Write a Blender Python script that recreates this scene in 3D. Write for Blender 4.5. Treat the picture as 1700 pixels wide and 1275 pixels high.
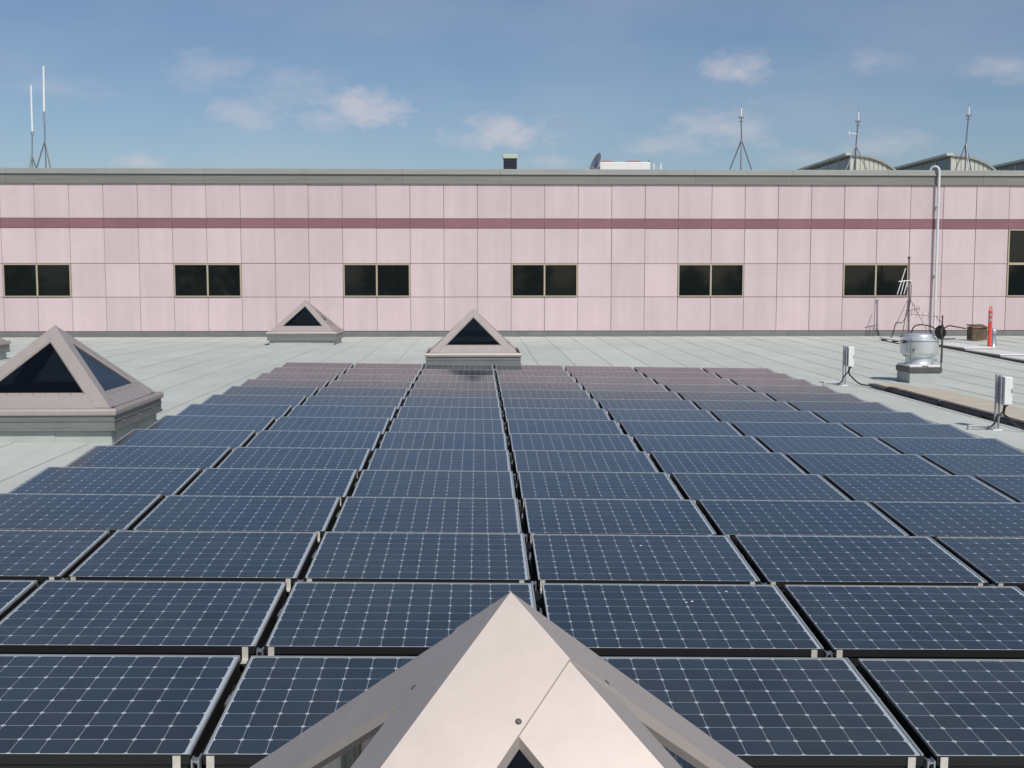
import bpy, math, random
from mathutils import Vector, Matrix
R = math.radians
random.seed(7)
for o in list(bpy.data.objects): bpy.data.objects.remove(o)
S = bpy.context.scene
COL = S.collection

# ------------------------------------------------------------------ camera
cam_d = bpy.data.cameras.new('camera')
cam = bpy.data.objects.new('camera', cam_d); COL.objects.link(cam)
cam.location = (0, 0, 2.2)
cam.rotation_euler = (math.pi/2 - .09066, 0, -.02968)
cam_d.sensor_width = 36; cam_d.lens = 36*1927/1700
cam_d.clip_start = .05; cam_d.clip_end = 5000
S.camera = cam
S.cycles.max_bounces = 6; S.cycles.diffuse_bounces = 2; S.cycles.glossy_bounces = 3; S.cycles.transparent_max_bounces = 8
S.render.resolution_x, S.render.resolution_y = 1024, 768

# ------------------------------------------------------------------ light
SUN_AZ, SUN_EL = 156.0, 46.0            # azimuth from +Y towards +X
SKY_STRENGTH, SUN_STRENGTH = .080, 3.4
sd = Vector((math.sin(R(SUN_AZ))*math.cos(R(SUN_EL)), math.cos(R(SUN_AZ))*math.cos(R(SUN_EL)), math.sin(R(SUN_EL))))
sun_d = bpy.data.lights.new('sun', 'SUN'); sun_d.energy = SUN_STRENGTH; sun_d.angle = R(.53); sun_d.color = (1, .955, .89)
sun = bpy.data.objects.new('sun', sun_d); COL.objects.link(sun)
sun.rotation_euler = sd.to_track_quat('Z', 'Y').to_euler()

S.view_settings.view_transform = 'Standard'; S.view_settings.look = 'None'
S.view_settings.exposure = 0; S.view_settings.gamma = 1; S.view_settings.use_curve_mapping = False

W = bpy.data.worlds.new('World'); S.world = W; W.use_nodes = True
nt = W.node_tree; N = nt.nodes; L = nt.links; N.clear()
def sock(x, i):
    if isinstance(x, (int, float)): i.default_value = x
    elif isinstance(x, tuple): i.default_value = x
    else: x.id_data.links.new(x, i)
def wm(op, a, b=0, c=0, clamp=False):
    n = N.new('ShaderNodeMath'); n.operation = op; n.use_clamp = clamp
    for k, v in enumerate((a, b, c)): sock(v, n.inputs[k])
    return n.outputs[0]
tc = N.new('ShaderNodeTexCoord'); vec = tc.outputs['Generated']
sky = N.new('ShaderNodeTexSky'); sky.sky_type = 'NISHITA'; sky.sun_disc = False
sky.sun_elevation = R(SUN_EL); sky.sun_rotation = R(SUN_AZ)
sky.altitude = 50; sky.air_density = 1.0; sky.dust_density = .9; sky.ozone_density = 2.0
sx = N.new('ShaderNodeSeparateXYZ'); L.new(vec, sx.inputs[0])
az = wm('ARCTAN2', sx.outputs[0], sx.outputs[1]); el = wm('ARCSINE', sx.outputs[2])
nz = N.new('ShaderNodeTexNoise'); nz.inputs['Scale'].default_value = 36; nz.inputs['Detail'].default_value = 7; nz.inputs['Roughness'].default_value = .62
mp = N.new('ShaderNodeMapping'); mp.inputs['Scale'].default_value = (1, 1, 2.0); L.new(vec, mp.inputs[0]); L.new(mp.outputs[0], nz.inputs[0])
nzv = wm('MULTIPLY', wm('SUBTRACT', nz.outputs[0], .5), 2.2)
def to_dir(u, v):
    a = (u-850)/1927; b = -(v-637.5)/1927; cp, sp = math.cos(.09066), math.sin(.09066)
    y = cp+b*sp; z = -sp+b*cp; c, s = math.cos(.02968), math.sin(.02968)
    d = Vector((a*c+y*s, -a*s+y*c, z)).normalized()
    return math.atan2(d.x, d.y), math.asin(d.z)
# fair-weather clouds: (azimuth, elevation, half width, half height, density), the ones in view first
clouds = []
for (u, v, a, b, k) in [(600,178,88,32,.62),(545,196,60,22,.35),(412,190,72,30,.38),(350,118,78,30,.26),(490,140,80,36,.22),
        (838,222,100,30,.62),(790,232,70,20,.32),(1226,116,66,34,.46),(1205,212,100,36,.4),(1110,240,80,26,.3),(1450,104,70,24,.24),
        (1672,112,80,26,.3),(1470,238,90,30,.26),(236,270,46,15,.4),(90,146,90,20,.16),(905,268,60,14,.22),(1340,262,80,18,.2)]:
    d = to_dir(u, v); clouds.append((d[0], d[1], a/1927, b/1927, k*.85))
rc = random.Random(21)
for i in range(16):                                     # the same kind of sky goes on all round
    a0 = rc.uniform(.62, 2*math.pi-.62)
    if a0 > math.pi: a0 -= 2*math.pi
    h = rc.uniform(.035, .09)
    clouds.append((a0, rc.uniform(.05, .45), h, h*rc.uniform(.3, .42), rc.uniform(.25, .6)))
cv = N.new('ShaderNodeCombineXYZ'); L.new(az, cv.inputs[0]); L.new(el, cv.inputs[1])
mask = None
for (a0, e0, wa, wb, k) in clouds:
    q = N.new('ShaderNodeVectorMath'); q.operation = 'MULTIPLY_ADD'; L.new(cv.outputs[0], q.inputs[0])
    q.inputs[1].default_value = (1/wa, 1/wb, 0); q.inputs[2].default_value = (-a0/wa, -e0/wb, 0)
    ln = N.new('ShaderNodeVectorMath'); ln.operation = 'LENGTH'; L.new(q.outputs[0], ln.inputs[0])
    m = wm('MULTIPLY_ADD', wm('ADD', ln.outputs['Value'], nzv), -k/.72, 1.06*k/.72)
    mask = m if mask is None else wm('MAXIMUM', mask, m)
mask = wm('MINIMUM', wm('MAXIMUM', mask, 0), .62)
haze_n = N.new('ShaderNodeTexNoise'); haze_n.inputs['Scale'].default_value = 5; haze_n.inputs['Detail'].default_value = 4
mp2 = N.new('ShaderNodeMapping'); mp2.inputs['Scale'].default_value = (1, 1, 3.0); L.new(vec, mp2.inputs[0]); L.new(mp2.outputs[0], haze_n.inputs[0])
thin = wm('MULTIPLY', wm('SUBTRACT', haze_n.outputs[0], .42, clamp=True), .45)
mask = wm('MAXIMUM', mask, thin)
mixc = N.new('ShaderNodeMixRGB'); L.new(mask, mixc.inputs[0]); 
mixc.inputs[2].default_value = (8.0, 7.5, 8.0, 1)
tint = N.new('ShaderNodeMixRGB'); tint.blend_type = 'MULTIPLY'; tint.inputs[0].default_value = 1
L.new(sky.outputs[0], tint.inputs[1]); tint.inputs[2].default_value = (.905, .96, 1.035, 1)
L.new(tint.outputs[0], mixc.inputs[1])
bg = N.new('ShaderNodeBackground'); bg.inputs[1].default_value = SKY_STRENGTH; L.new(mixc.outputs[0], bg.inputs[0])
wo = N.new('ShaderNodeOutputWorld'); L.new(bg.outputs[0], wo.inputs[0])

# ------------------------------------------------------------------ materials
def mat(name, col, rough=.6, metal=0, spec=.5, var=0, noise=None, bump=None, stain=None, island=False, streak=None, coat=0):
    """var: brightness spread from object to object; noise=(scale, amount); bump=(scale, strength, distance);
       stain=(scale, colour, amount, threshold); streak=(scale xyz, amount)"""
    m = bpy.data.materials.new(name); m.use_nodes = True
    t = m.node_tree; nn = t.nodes; ll = t.links; b = nn['Principled BSDF']
    b.inputs['Roughness'].default_value = rough; b.inputs['Metallic'].default_value = metal
    b.inputs['Specular IOR Level'].default_value = spec
    if coat: b.inputs['Coat Weight'].default_value = coat; b.inputs['Coat Roughness'].default_value = .08
    c4 = (*col, 1); out = None
    rgb = nn.new('ShaderNodeRGB'); rgb.outputs[0].default_value = c4; out = rgb.outputs[0]
    tcn = nn.new('ShaderNodeTexCoord'); P = nn.new('ShaderNodeNewGeometry').outputs['Position']
    def mul(src, fac):
        h = nn.new('ShaderNodeVectorMath'); h.operation = 'SCALE'; ll.new(src, h.inputs[0]); ll.new(fac, h.inputs['Scale']); return h.outputs[0]
    def rng(src, lo, hi, a=0., b_=1.):
        r = nn.new('ShaderNodeMapRange'); ll.new(src, r.inputs[0]); r.inputs[1].default_value = a; r.inputs[2].default_value = b_
        r.inputs[3].default_value = lo; r.inputs[4].default_value = hi; return r.outputs[0]
    if var:
        oi = nn.new('ShaderNodeObjectInfo').outputs['Random']
        if island:
            g = nn.new('ShaderNodeNewGeometry').outputs['Random Per Island']
            ad = nn.new('ShaderNodeMath'); ad.operation = 'ADD'; ll.new(oi, ad.inputs[0]); ll.new(g, ad.inputs[1])
            fr = nn.new('ShaderNodeMath'); fr.operation = 'FRACT'; ll.new(ad.outputs[0], fr.inputs[0]); oi = fr.outputs[0]
        out = mul(out, rng(oi, 1-var, 1+var))
    if noise:
        n1 = nn.new('ShaderNodeTexNoise'); n1.inputs['Scale'].default_value = noise[0]; n1.inputs['Detail'].default_value = 6; n1.inputs['Roughness'].default_value = .65
        ll.new(P, n1.inputs[0]); out = mul(out, rng(n1.outputs[0], 1-noise[1], 1+noise[1], .3, .7))
    if streak:
        mpp = nn.new('ShaderNodeMapping'); mpp.inputs['Scale'].default_value = streak[0]; ll.new(P, mpp.inputs[0])
        n2 = nn.new('ShaderNodeTexNoise'); n2.inputs['Scale'].default_value = 1; n2.inputs['Detail'].default_value = 5; ll.new(mpp.outputs[0], n2.inputs[0])
        out = mul(out, rng(n2.outputs[0], 1-streak[1], 1+streak[1]*.6, .3, .7))
    if stain:
        n3 = nn.new('ShaderNodeTexNoise'); n3.inputs['Scale'].default_value = stain[0]; n3.inputs['Detail'].default_value = 7; n3.inputs['Distortion'].default_value = .4
        ll.new(P, n3.inputs[0]); f = rng(n3.outputs[0], 0, stain[2], stain[3], stain[3]+.16)
        mx = nn.new('ShaderNodeMixRGB'); ll.new(f, mx.inputs[0]); ll.new(out, mx.inputs[1]); mx.inputs[2].default_value = (*stain[1], 1); out = mx.outputs[0]
    ll.new(out, b.inputs['Base Color'])
    if bump:
        n4 = nn.new('ShaderNodeTexNoise'); n4.inputs['Scale'].default_value = bump[0]; n4.inputs['Detail'].default_value = 5; ll.new(P, n4.inputs[0])
        bp = nn.new('ShaderNodeBump'); bp.inputs['Strength'].default_value = bump[1]; bp.inputs['Distance'].default_value = bump[2]
        ll.new(n4.outputs[0], bp.inputs['Height']); ll.new(bp.outputs[0], b.inputs['Normal'])
    return m

def pane_mat(name, tintc, rough, ior, gloss=(1, 1, 1), bump=None, dust=None):
    m = bpy.data.materials.new(name); m.use_nodes = True
    t = m.node_tree; nn = t.nodes; ll = t.links; nn.clear()
    tr = nn.new('ShaderNodeBsdfTransparent'); tr.inputs[0].default_value = (*tintc, 1)
    gl = nn.new('ShaderNodeBsdfGlossy'); gl.inputs['Roughness'].default_value = rough; gl.inputs[0].default_value = (*gloss, 1)
    fr = nn.new('ShaderNodeFresnel'); fr.inputs[0].default_value = ior
    ge = nn.new('ShaderNodeNewGeometry')
    inv = nn.new('ShaderNodeMath'); inv.operation = 'SUBTRACT'; inv.inputs[0].default_value = 1; ll.new(ge.outputs['Backfacing'], inv.inputs[1])
    ml = nn.new('ShaderNodeMath'); ml.operation = 'MULTIPLY'; ll.new(fr.outputs[0], ml.inputs[0]); ll.new(inv.outputs[0], ml.inputs[1])
    # inner (leaving) side passes light untinted
    tcx = nn.new('ShaderNodeMixRGB'); ll.new(ge.outputs['Backfacing'], tcx.inputs[0]); tcx.inputs[1].default_value = (*tintc, 1); tcx.inputs[2].default_value = (1, 1, 1, 1)
    ll.new(tcx.outputs[0], tr.inputs[0])
    if bump:
        n4 = nn.new('ShaderNodeTexNoise'); n4.inputs['Scale'].default_value = bump[0]; n4.inputs['Detail'].default_value = 2; ll.new(ge.outputs['Position'], n4.inputs[0])
        bp = nn.new('ShaderNodeBump'); bp.inputs['Strength'].default_value = bump[1]; bp.inputs['Distance'].default_value = bump[2]
        ll.new(n4.outputs[0], bp.inputs['Height']); ll.new(bp.outputs[0], gl.inputs['Normal'])
    mx = nn.new('ShaderNodeMixShader'); ll.new(ml.outputs[0], mx.inputs[0]); ll.new(tr.outputs[0], mx.inputs[1]); ll.new(gl.outputs[0], mx.inputs[2])
    last = mx.outputs[0]
    if dust:                                             # a thin uneven film of dust and dried water marks
        df = nn.new('ShaderNodeBsdfDiffuse'); df.inputs[0].default_value = (*dust[0], 1)
        d1 = nn.new('ShaderNodeTexNoise'); d1.inputs['Scale'].default_value = 1.3; d1.inputs['Detail'].default_value = 8; d1.inputs['Roughness'].default_value = .7; ll.new(ge.outputs['Position'], d1.inputs[0])
        d2 = nn.new('ShaderNodeTexVoronoi'); d2.inputs['Scale'].default_value = 9; ll.new(ge.outputs['Position'], d2.inputs['Vector'])
        r2 = nn.new('ShaderNodeMapRange'); ll.new(d2.outputs['Distance'], r2.inputs[0]); r2.inputs[1].default_value = .05; r2.inputs[2].default_value = .025; r2.inputs[3].default_value = 0; r2.inputs[4].default_value = .10
        r1 = nn.new('ShaderNodeMapRange'); ll.new(d1.outputs[0], r1.inputs[0]); r1.inputs[1].default_value = .3; r1.inputs[2].default_value = .72; r1.inputs[3].default_value = dust[1]*.25; r1.inputs[4].default_value = dust[1]*1.5
        oi = nn.new('ShaderNodeObjectInfo'); r3 = nn.new('ShaderNodeMapRange'); ll.new(oi.outputs['Random'], r3.inputs[0]); r3.inputs[3].default_value = .55; r3.inputs[4].default_value = 1.45
        sm = nn.new('ShaderNodeMath'); sm.operation = 'MULTIPLY_ADD'; ll.new(r1.outputs[0], sm.inputs[0]); ll.new(r3.outputs[0], sm.inputs[1]); ll.new(r2.outputs[0], sm.inputs[2])
        fb = nn.new('ShaderNodeMath'); fb.operation = 'MULTIPLY'; ll.new(sm.outputs[0], fb.inputs[0]); ll.new(inv.outputs[0], fb.inputs[1])
        mx2 = nn.new('ShaderNodeMixShader'); ll.new(fb.outputs[0], mx2.inputs[0]); ll.new(last, mx2.inputs[1]); ll.new(df.outputs[0], mx2.inputs[2]); last = mx2.outputs[0]
    o = nn.new('ShaderNodeOutputMaterial'); ll.new(last, o.inputs[0])
    return m

M = dict(
    roof=mat('roof_membrane', (.52, .545, .50), .9, spec=.2, var=.035, noise=(.55, .07), bump=(160, .35, .003), stain=(.22, (.445, .465, .42), .7, .54), streak=((3.2, .35, 1), .05)),
    pink=mat('pink_wall_panel', (.605, .487, .498), .75, spec=.25, var=.045, noise=(.6, .05), bump=(90, .12, .002), streak=((2.6, 2.6, .16), .06), stain=(.9, (.52, .42, .425), .3, .6)),
    band=mat('maroon_band', (.245, .122, .14), .65, spec=.3, var=.06, noise=(1.2, .08)),
    seam=mat('asphalt_seam', (.33, .34, .315), .9, spec=.2, noise=(3, .15)),
    joint=mat('joint_sealant', (.42, .335, .335), .9, spec=.1),
    coping=mat('grey_green_coping', (.34, .345, .32), .5, metal=.25, var=.03, noise=(.5, .05), streak=((.8, 1, 5), .06)),
    fascia=mat('grey_fascia', (.225, .218, .195), .55, metal=.2, var=.03, streak=((.5, 1, 9), .12)),
    flash=mat('grey_flashing', (.165, .175, .165), .6, metal=.2, noise=(1.5, .12), stain=(2, (.115, .12, .115), .6, .58)),
    reveal=mat('dark_reveal', (.08, .06, .06), .8),
    winframe=mat('tan_window_frame', (.48, .41, .30), .5, metal=.3, spec=.4),
    wingl=mat('dark_window_glass', (.008, .011, .011), .04, spec=.45),
    beige=mat('beige_metal_frame', (.485, .424, .388), .5, metal=.5, spec=.5, noise=(2.5, .025), bump=(7, .08, .012), streak=((9, 9, 1.5), .04), stain=(3.5, (.395, .345, .31), .14, .6)),
    skygl=pane_mat('tinted_skylight_glass', (.11, .14, .155), .02, 1.5),
    liner=mat('light_well_liner', (.42, .44, .43), .8),
    grey=mat('grey_curb_metal', (.24, .245, .23), .5, metal=.45, noise=(2, .08), streak=((2, 2, 14), .1)),
    white=mat('white_paint', (.74, .74, .72), .45, noise=(6, .05)),
    back=mat('white_backsheet', (.57, .61, .64), .6, var=.03),
    cell=mat('dark_blue_cell', (.016, .028, .041), .45, spec=.3, var=.24, island=True),
    alu=mat('aluminium', (.45, .46, .45), .5, metal=.5, noise=(9, .06)),
    black=mat('black_rail', (.012, .012, .013), .55, spec=.35),
    board=mat('black_base_board', (.010, .011, .010), .8, spec=.2),
    gap=mat('dark_mounting_foam', (.022, .026, .03), .8, spec=.2),
    clip=mat('pale_bracket', (.60, .57, .50), .5, metal=.2, noise=(30, .1), var=.08),
    galv=mat('galvanised_steel', (.42, .44, .46), .4, metal=.75, noise=(14, .15)),
    pvglass=pane_mat('module_glass', (.93, .95, .96), .13, 1.48, bump=(260, .03, .002), dust=((.34, .35, .33), .04)),
    cable=mat('black_cable', (.015, .015, .016), .5),
    fan=mat('spun_aluminium_fan', (.70, .72, .72), .36, metal=.55, noise=(5, .05), streak=((3, 3, 22), .06)),
    curbm=mat('curb_membrane', (.42, .445, .42), .9, spec=.2, noise=(3, .09)),
    dgrey=mat('dark_grey_metal', (.10, .095, .092), .55, metal=.3, noise=(6, .15)),
    tan=mat('tan_walkway_pad', (.52, .455, .36), .95, spec=.1, noise=(2.5, .10), bump=(80, .4, .004), stain=(1.6, (.42, .41, .37), .7, .52)),
    pipe=mat('white_pipe_paint', (.62, .63, .63), .35, noise=(4, .04)),
    rust=mat('weathered_antenna_metal', (.20, .16, .17), .55, metal=.5, noise=(20, .2)),
    orange=mat('orange_plastic', (.80, .085, .05), .5, noise=(8, .06)),
    reflect=mat('reflective_band', (.36, .37, .40), .3, metal=.3),
    rubber=mat('black_rubber', (.02, .02, .02), .8),
    wood=mat('brown_timber', (.13, .095, .065), .85, spec=.15, var=.18, noise=(9, .25), streak=((14, 14, 2), .2)),
    mon=mat('sage_metal_cladding', (.54, .54, .47), .5, metal=.2, noise=(2, .05), var=.04),
    monroof=mat('sage_roof_sheet', (.33, .345, .305), .5, metal=.2, noise=(1, .06)),
    mong=mat('monitor_glazing', (.02, .022, .04), .08, spec=.6),
    whip=mat('white_fibreglass', (.80, .80, .80), .4),
    steel=mat('dull_steel', (.22, .23, .25), .5, metal=.5),
    louvre=mat('dark_louvre', (.01, .012, .03), .5),
    sage=mat('pale_green_metal', (.5, .55, .42), .5),
    red=mat('dull_red_guard', (.34, .12, .09), .6),
    ground=mat('ground_grass', (.07, .09, .04), .95, noise=(.05, .3)),
    leaf=mat('tree_leaves', (.045, .07, .025), .7, noise=(.3, .4)),
    bark=mat('tree_bark', (.08, .06, .045), .9),
)

# ------------------------------------------------------------------ mesh helpers
class MB:
    def __init__(s): s.v = []; s.f = []
    def add(s, vs, fs):
        k = len(s.v); s.v += [tuple(p) for p in vs]; s.f += [tuple(i+k for i in f) for f in fs]; return s
    def hexa(s, p):      # 8 points, bottom ring then top ring
        return s.add(p, [(3,2,1,0),(4,5,6,7),(0,1,5,4),(1,2,6,5),(2,3,7,6),(3,0,4,7)])
    def box(s, x0, x1, y0, y1, z0, z1):
        return s.hexa([(x0,y0,z0),(x1,y0,z0),(x1,y1,z0),(x0,y1,z0),(x0,y0,z1),(x1,y0,z1),(x1,y1,z1),(x0,y1,z1)])
    def prism(s, bot, top):
        n = len(bot); return s.add(list(bot)+list(top), [tuple(range(n-1,-1,-1)), tuple(range(n,2*n))]+[(i,(i+1)%n,n+(i+1)%n,n+i) for i in range(n)])
    def tube(s, path, r, n=8, r1=None, cap=True):
        path = [Vector(p) for p in path]; m = len(path); rings = []
        up = Vector((0,0,1)); prev = None
        for i, p in enumerate(path):
            d = (path[min(i+1,m-1)]-path[max(i-1,0)]).normalized()
            if prev is None:
                a = d.cross(up if abs(d.z) < .95 else Vector((1,0,0))).normalized()
            else:
                a = (prev-d*prev.dot(d)).normalized()
            prev = a; b = d.cross(a)
            rr = r if r1 is None else r+(r1-r)*i/(m-1)
            rings.append([p+(a*math.cos(2*math.pi*k/n)+b*math.sin(2*math.pi*k/n))*rr for k in range(n)])
        k0 = len(s.v); s.v += [tuple(q) for g in rings for q in g]
        for i in range(m-1):
            for k in range(n):
                s.f.append((k0+i*n+k, k0+i*n+(k+1)%n, k0+(i+1)*n+(k+1)%n, k0+(i+1)*n+k))
        if cap:
            s.f.append(tuple(k0+k for k in range(n-1,-1,-1))); s.f.append(tuple(k0+(m-1)*n+k for k in range(n)))
        return s
    def lathe(s, prof, c=(0,0,0), n=32):
        k0 = len(s.v)
        for r, z in prof:
            for k in range(n):
                a = 2*math.pi*k/n; s.v.append((c[0]+r*math.cos(a), c[1]+r*math.sin(a), c[2]+z))
        m = len(prof)
        for i in range(m-1):
            for k in range(n): s.f.append((k0+i*n+k, k0+i*n+(k+1)%n, k0+(i+1)*n+(k+1)%n, k0+(i+1)*n+k))
        s.f.append(tuple(k0+k for k in range(n-1,-1,-1))); s.f.append(tuple(k0+(m-1)*n+k for k in range(n)))
        return s
    def extrude_x(s, prof, x0, x1):     # prof: (y, z) ring
        return s.prism([(x0,y,z) for y, z in prof], [(x1,y,z) for y, z in prof])
    def mesh(s, name, smooth=False):
        me = bpy.data.meshes.new(name); me.from_pydata(s.v, [], s.f); me.update()
        import bmesh
        bm = bmesh.new(); bm.from_mesh(me); bmesh.ops.recalc_face_normals(bm, faces=bm.faces); bm.to_mesh(me); bm.free()
        if smooth:
            for p in me.polygons: p.use_smooth = True
        return me
    def build(s, name, m, parent=None, loc=None, smooth=False, bevel=0):
        o = link(name, s.mesh(name, smooth), m, parent, loc)
        if bevel:
            b = o.modifiers.new('bevel', 'BEVEL'); b.width = bevel; b.segments = 2; b.limit_method = 'ANGLE'; b.angle_limit = R(28)
        if smooth:
            e = o.modifiers.new('split', 'EDGE_SPLIT'); e.split_angle = R(40)
        return o
def link(name, me, m, parent=None, loc=None):
    if m is not None and not me.materials: me.materials.append(m)
    o = bpy.data.objects.new(name, me); COL.objects.link(o)
    if parent: o.parent = parent
    if loc: o.location = loc
    return o
def tag(o, label, cat, group=None):
    o['label'] = label; o['category'] = cat
    if group: o['group'] = group
    return o
def thing(name, label, cat, loc=(0,0,0), rz=0, group=None):
    o = bpy.data.objects.new(name, None); COL.objects.link(o); o.location = loc; o.rotation_euler = (0,0,rz); o.empty_display_size = .2
    return tag(o, label, cat, group)
def arc(c, r, a0, a1, n, ax, ay):
    c = Vector(c); ax = Vector(ax); ay = Vector(ay)
    return [c+ax*(r*math.cos(a0+(a1-a0)*i/n))+ay*(r*math.sin(a0+(a1-a0)*i/n)) for i in range(n+1)]
def curve_pts(pts, n=8):                # Catmull-Rom through the points
    P = [Vector(p) for p in pts]; P = [P[0]*2-P[1]]+P+[P[-1]*2-P[-2]]; out = []
    for i in range(1, len(P)-2):
        for k in range(n):
            t = k/n; a, b, c, d = P[i-1:i+3]
            out.append(.5*((2*b)+(c-a)*t+(2*a-5*b+4*c-d)*t*t+(3*b-a-3*c+d)*t**3))
    out.append(P[-2]); return out

# ------------------------------------------------------------------ setting: roof, ground
CS = -.01472; WY = 44.0                 # cross fall of the roof; the wall stands at Y = 44
def roofz(x, y):
    t = min(1, max(0, (y-27)/(WY-27))); return CS*x*(1-t*t*(3-2*t))
g = MB().box(-1500, 1500, -1500, 1500, -8.6, -8.0).build('ground', M['ground']); g['kind'] = 'structure'
deck = MB()
nx, ny = 24, 24; X0, X1, Y0, Y1 = -40, 42, -14, WY+.05
vs = []; fs = []
for lay in (0, 1):
    for j in range(ny+1):
        for i in range(nx+1):
            x = X0+(X1-X0)*i/nx; y = Y0+(Y1-Y0)*j/ny; vs.append((x, y, roofz(x, y)-.012 if lay else -8.0))
q = (nx+1)*(ny+1); w_ = nx+1
for j in range(ny):
    for i in range(nx): fs.append((q+j*w_+i, q+j*w_+i+1, q+(j+1)*w_+i+1, q+(j+1)*w_+i))
for i in range(nx):
    fs.append((i, i+1, q+i+1, q+i)); a = ny*w_; fs.append((a+i+1, a+i, q+a+i, q+a+i+1))
for j in range(ny):
    fs.append(((j+1)*w_, j*w_, q+j*w_, q+(j+1)*w_)); fs.append((j*w_+nx, (j+1)*w_+nx, q+(j+1)*w_+nx, q+j*w_+nx))
roof = deck.add(vs, fs).build('roof', M['roof']); roof['kind'] = 'structure'
rs = random.Random(3); SW = .96
k = 0; x = -31.0
while x < 33:
    # one roll of membrane, laid along Y, its right-hand edge lapping over the next; rolls end in staggered cross laps
    y = -13.5 + rs.uniform(-6, 0)
    while y < WY-.12:
        ya = max(y, -13.5); yb = min(y+11.0, WY-.10); y += 10.94
        if yb-ya < .3: continue
        ns = max(1, int((yb-ya)/2.2)); v = []; f = []
        wob = [rs.uniform(-.012, .012) for _ in range(ns+1)]
        lap = 1 if x < 0 else -1                          # the laps face away from the middle on both sides
        xl = x if lap == 1 else x+SW; xe = xl+lap*(SW+.07)
        for i in range(ns+1):
            yy = ya+(yb-ya)*i/ns; lift = .0035*(i/ns)
            for xx, zz in ((xl, -.001), (xe, .0075)):
                xw = xx+(wob[i] if zz > 0 else 0); v.append((xw, yy, roofz(xw, yy)+zz+lift))
            v.append((xe+lap*.016+wob[i], yy, roofz(xe, yy)+.001))
        for i in range(ns): f += [(i*3, i*3+1, i*3+4, i*3+3), (i*3+1, i*3+2, i*3+5, i*3+4)]
        f.append((0, 2, 1)); f.append((ns*3, ns*3+1, ns*3+2))
        o = MB().add(v, f).build('membrane_sheet', M['roof'], roof); o.data.materials.append(M['seam'])
        for p in o.data.polygons:
            if len(p.vertices) == 4 and min(p.vertices) % 3 == 1: p.material_index = 1
    x += SW

# ------------------------------------------------------------------ far building
bld = thing('office_building', 'long pink panelled building wall with maroon band and tan framed windows', 'building', (0, WY, 0))
PW = 1.2639; JX0 = -16.423
ZR = [(4.438, 5.735), (2.761, 4.079), (1.504, 2.761), (.218, 1.504)]; ZB = (4.079, 4.438)
def jx(j): return JX0+PW*j
JA, JB = -9, 37
win_at = [-6, -1, 4, 9, 14, 19, 24]; TALL = 29
MB().box(jx(JA), jx(JB), .028, .40, -.3, 5.9).build('backing_wall', M['joint'], bld)
G = .011
pm = {}
for r, (z0, z1) in enumerate(ZR):
    pm[r] = MB().box(G, PW-G, 0, .06, z0+G, z1-G).mesh('wall_panel')
bm_ = MB().box(.004, PW-.004, -.014, .05, ZB[0]+.004, ZB[1]-.004).mesh('band_panel')
rw_ = random.Random(4)
for j in range(JA, JB):
    for r in range(4):
        if r == 2 and any(w <= j < w+2 for w in win_at+[TALL]): continue
        if r == 1 and TALL <= j < TALL+2: continue
        o = link('wall_panel', pm[r], M['pink'], bld, (jx(j), rw_.uniform(-.004, .004), 0)); o.rotation_euler = (rw_.uniform(-.0012, .0012), 0, rw_.uniform(-.0025, .0025))
    link('band_panel', bm_, M['band'], bld, (jx(j), 0, 0))
def window(x0, x1, z0, z1, xm, zm):
    fw = .058; f = MB()
    w = f.box(x0+G, x0+fw, -.03, .10, z0+G, z1-G).box(x1-fw, x1-G, -.03, .10, z0+G, z1-G).box(x0+fw, x1-fw, -.028, .10, z1-fw, z1-G).build('window', M['winframe'], bld)
    MB().box(x0+fw, x1-fw, -.045, .10, z0+G, z0+fw*.9).build('sill', M['winframe'], w)
    xs = [x0+fw]+[c for c in xm]+[x1-fw]; zs = [z0+fw*.9]+[c for c in zm]+[z1-fw]
    for c in xm: MB().box(c-.03, c+.03, -.022, .09, z0+fw*.9, z1-fw).build('mullion', M['winframe'], w)
    for c in zm: MB().box(x0+fw, x1-fw, -.025, .09, c-.045, c+.045).build('transom', M['winframe'], w)
    for a in range(len(xs)-1):
        for b in range(len(zs)-1):
            MB().box(xs[a]+(.03 if a else 0), xs[a+1]-(.03 if a < len(xs)-2 else 0), .010, .022, zs[b]+(.045 if b else 0), zs[b+1]-(.045 if b < len(zs)-2 else 0)).build('pane', M['wingl'], w)
for wj in win_at: window(jx(wj), jx(wj+2), ZR[2][0], ZR[2][1], [jx(wj+1)], [])
window(jx(TALL), jx(TALL+2), ZR[2][0], ZR[1][1], [jx(TALL+1)], [ZR[2][1]])
# base: dark reveal, grey flashing upturn in lengths
MB().box(jx(JA), jx(JB), .004, .03, .196, .224).build('reveal', M['reveal'], bld)
xx = jx(JA); k = 0
while xx < jx(JB):
    MB().extrude_x([(-.16, -.05), (-.16, .012), (-.045, .03), (-.03, .20), (.02, .20), (.02, -.05)], xx+.004, min(xx+3.05, jx(JB))).build('base_flashing', M['flash'], bld, bevel=.006)
    xx += 3.05
# stepped fascia and coping on top, in lengths
xx = jx(JA)-.6
while xx < jx(JB):
    x1 = min(xx+3.66, jx(JB)); off = (k % 3)*.0012; k += 1
    MB().extrude_x([(-.07-off, 5.725), (-.07-off, 5.76), (-.05-off, 5.775), (-.05-off, 6.06), (.3, 6.06), (.3, 5.725)], xx+.003, x1-.003).build('fascia_sheet', M['fascia'], bld)
    MB().extrude_x([(-.11-off, 6.068), (-.11-off, 6.105), (-.085-off, 6.115), (-.085-off, 6.25), (-.06-off, 6.275), (.40, 6.295), (.40, 6.068)], xx+.003, x1-.003).build('coping', M['coping'], bld)
    xx += 3.66
MB().box(jx(JA), jx(JB), .45, 70, 5.2, 5.88).build('upper_roof', M['monroof'], bld)

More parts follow.
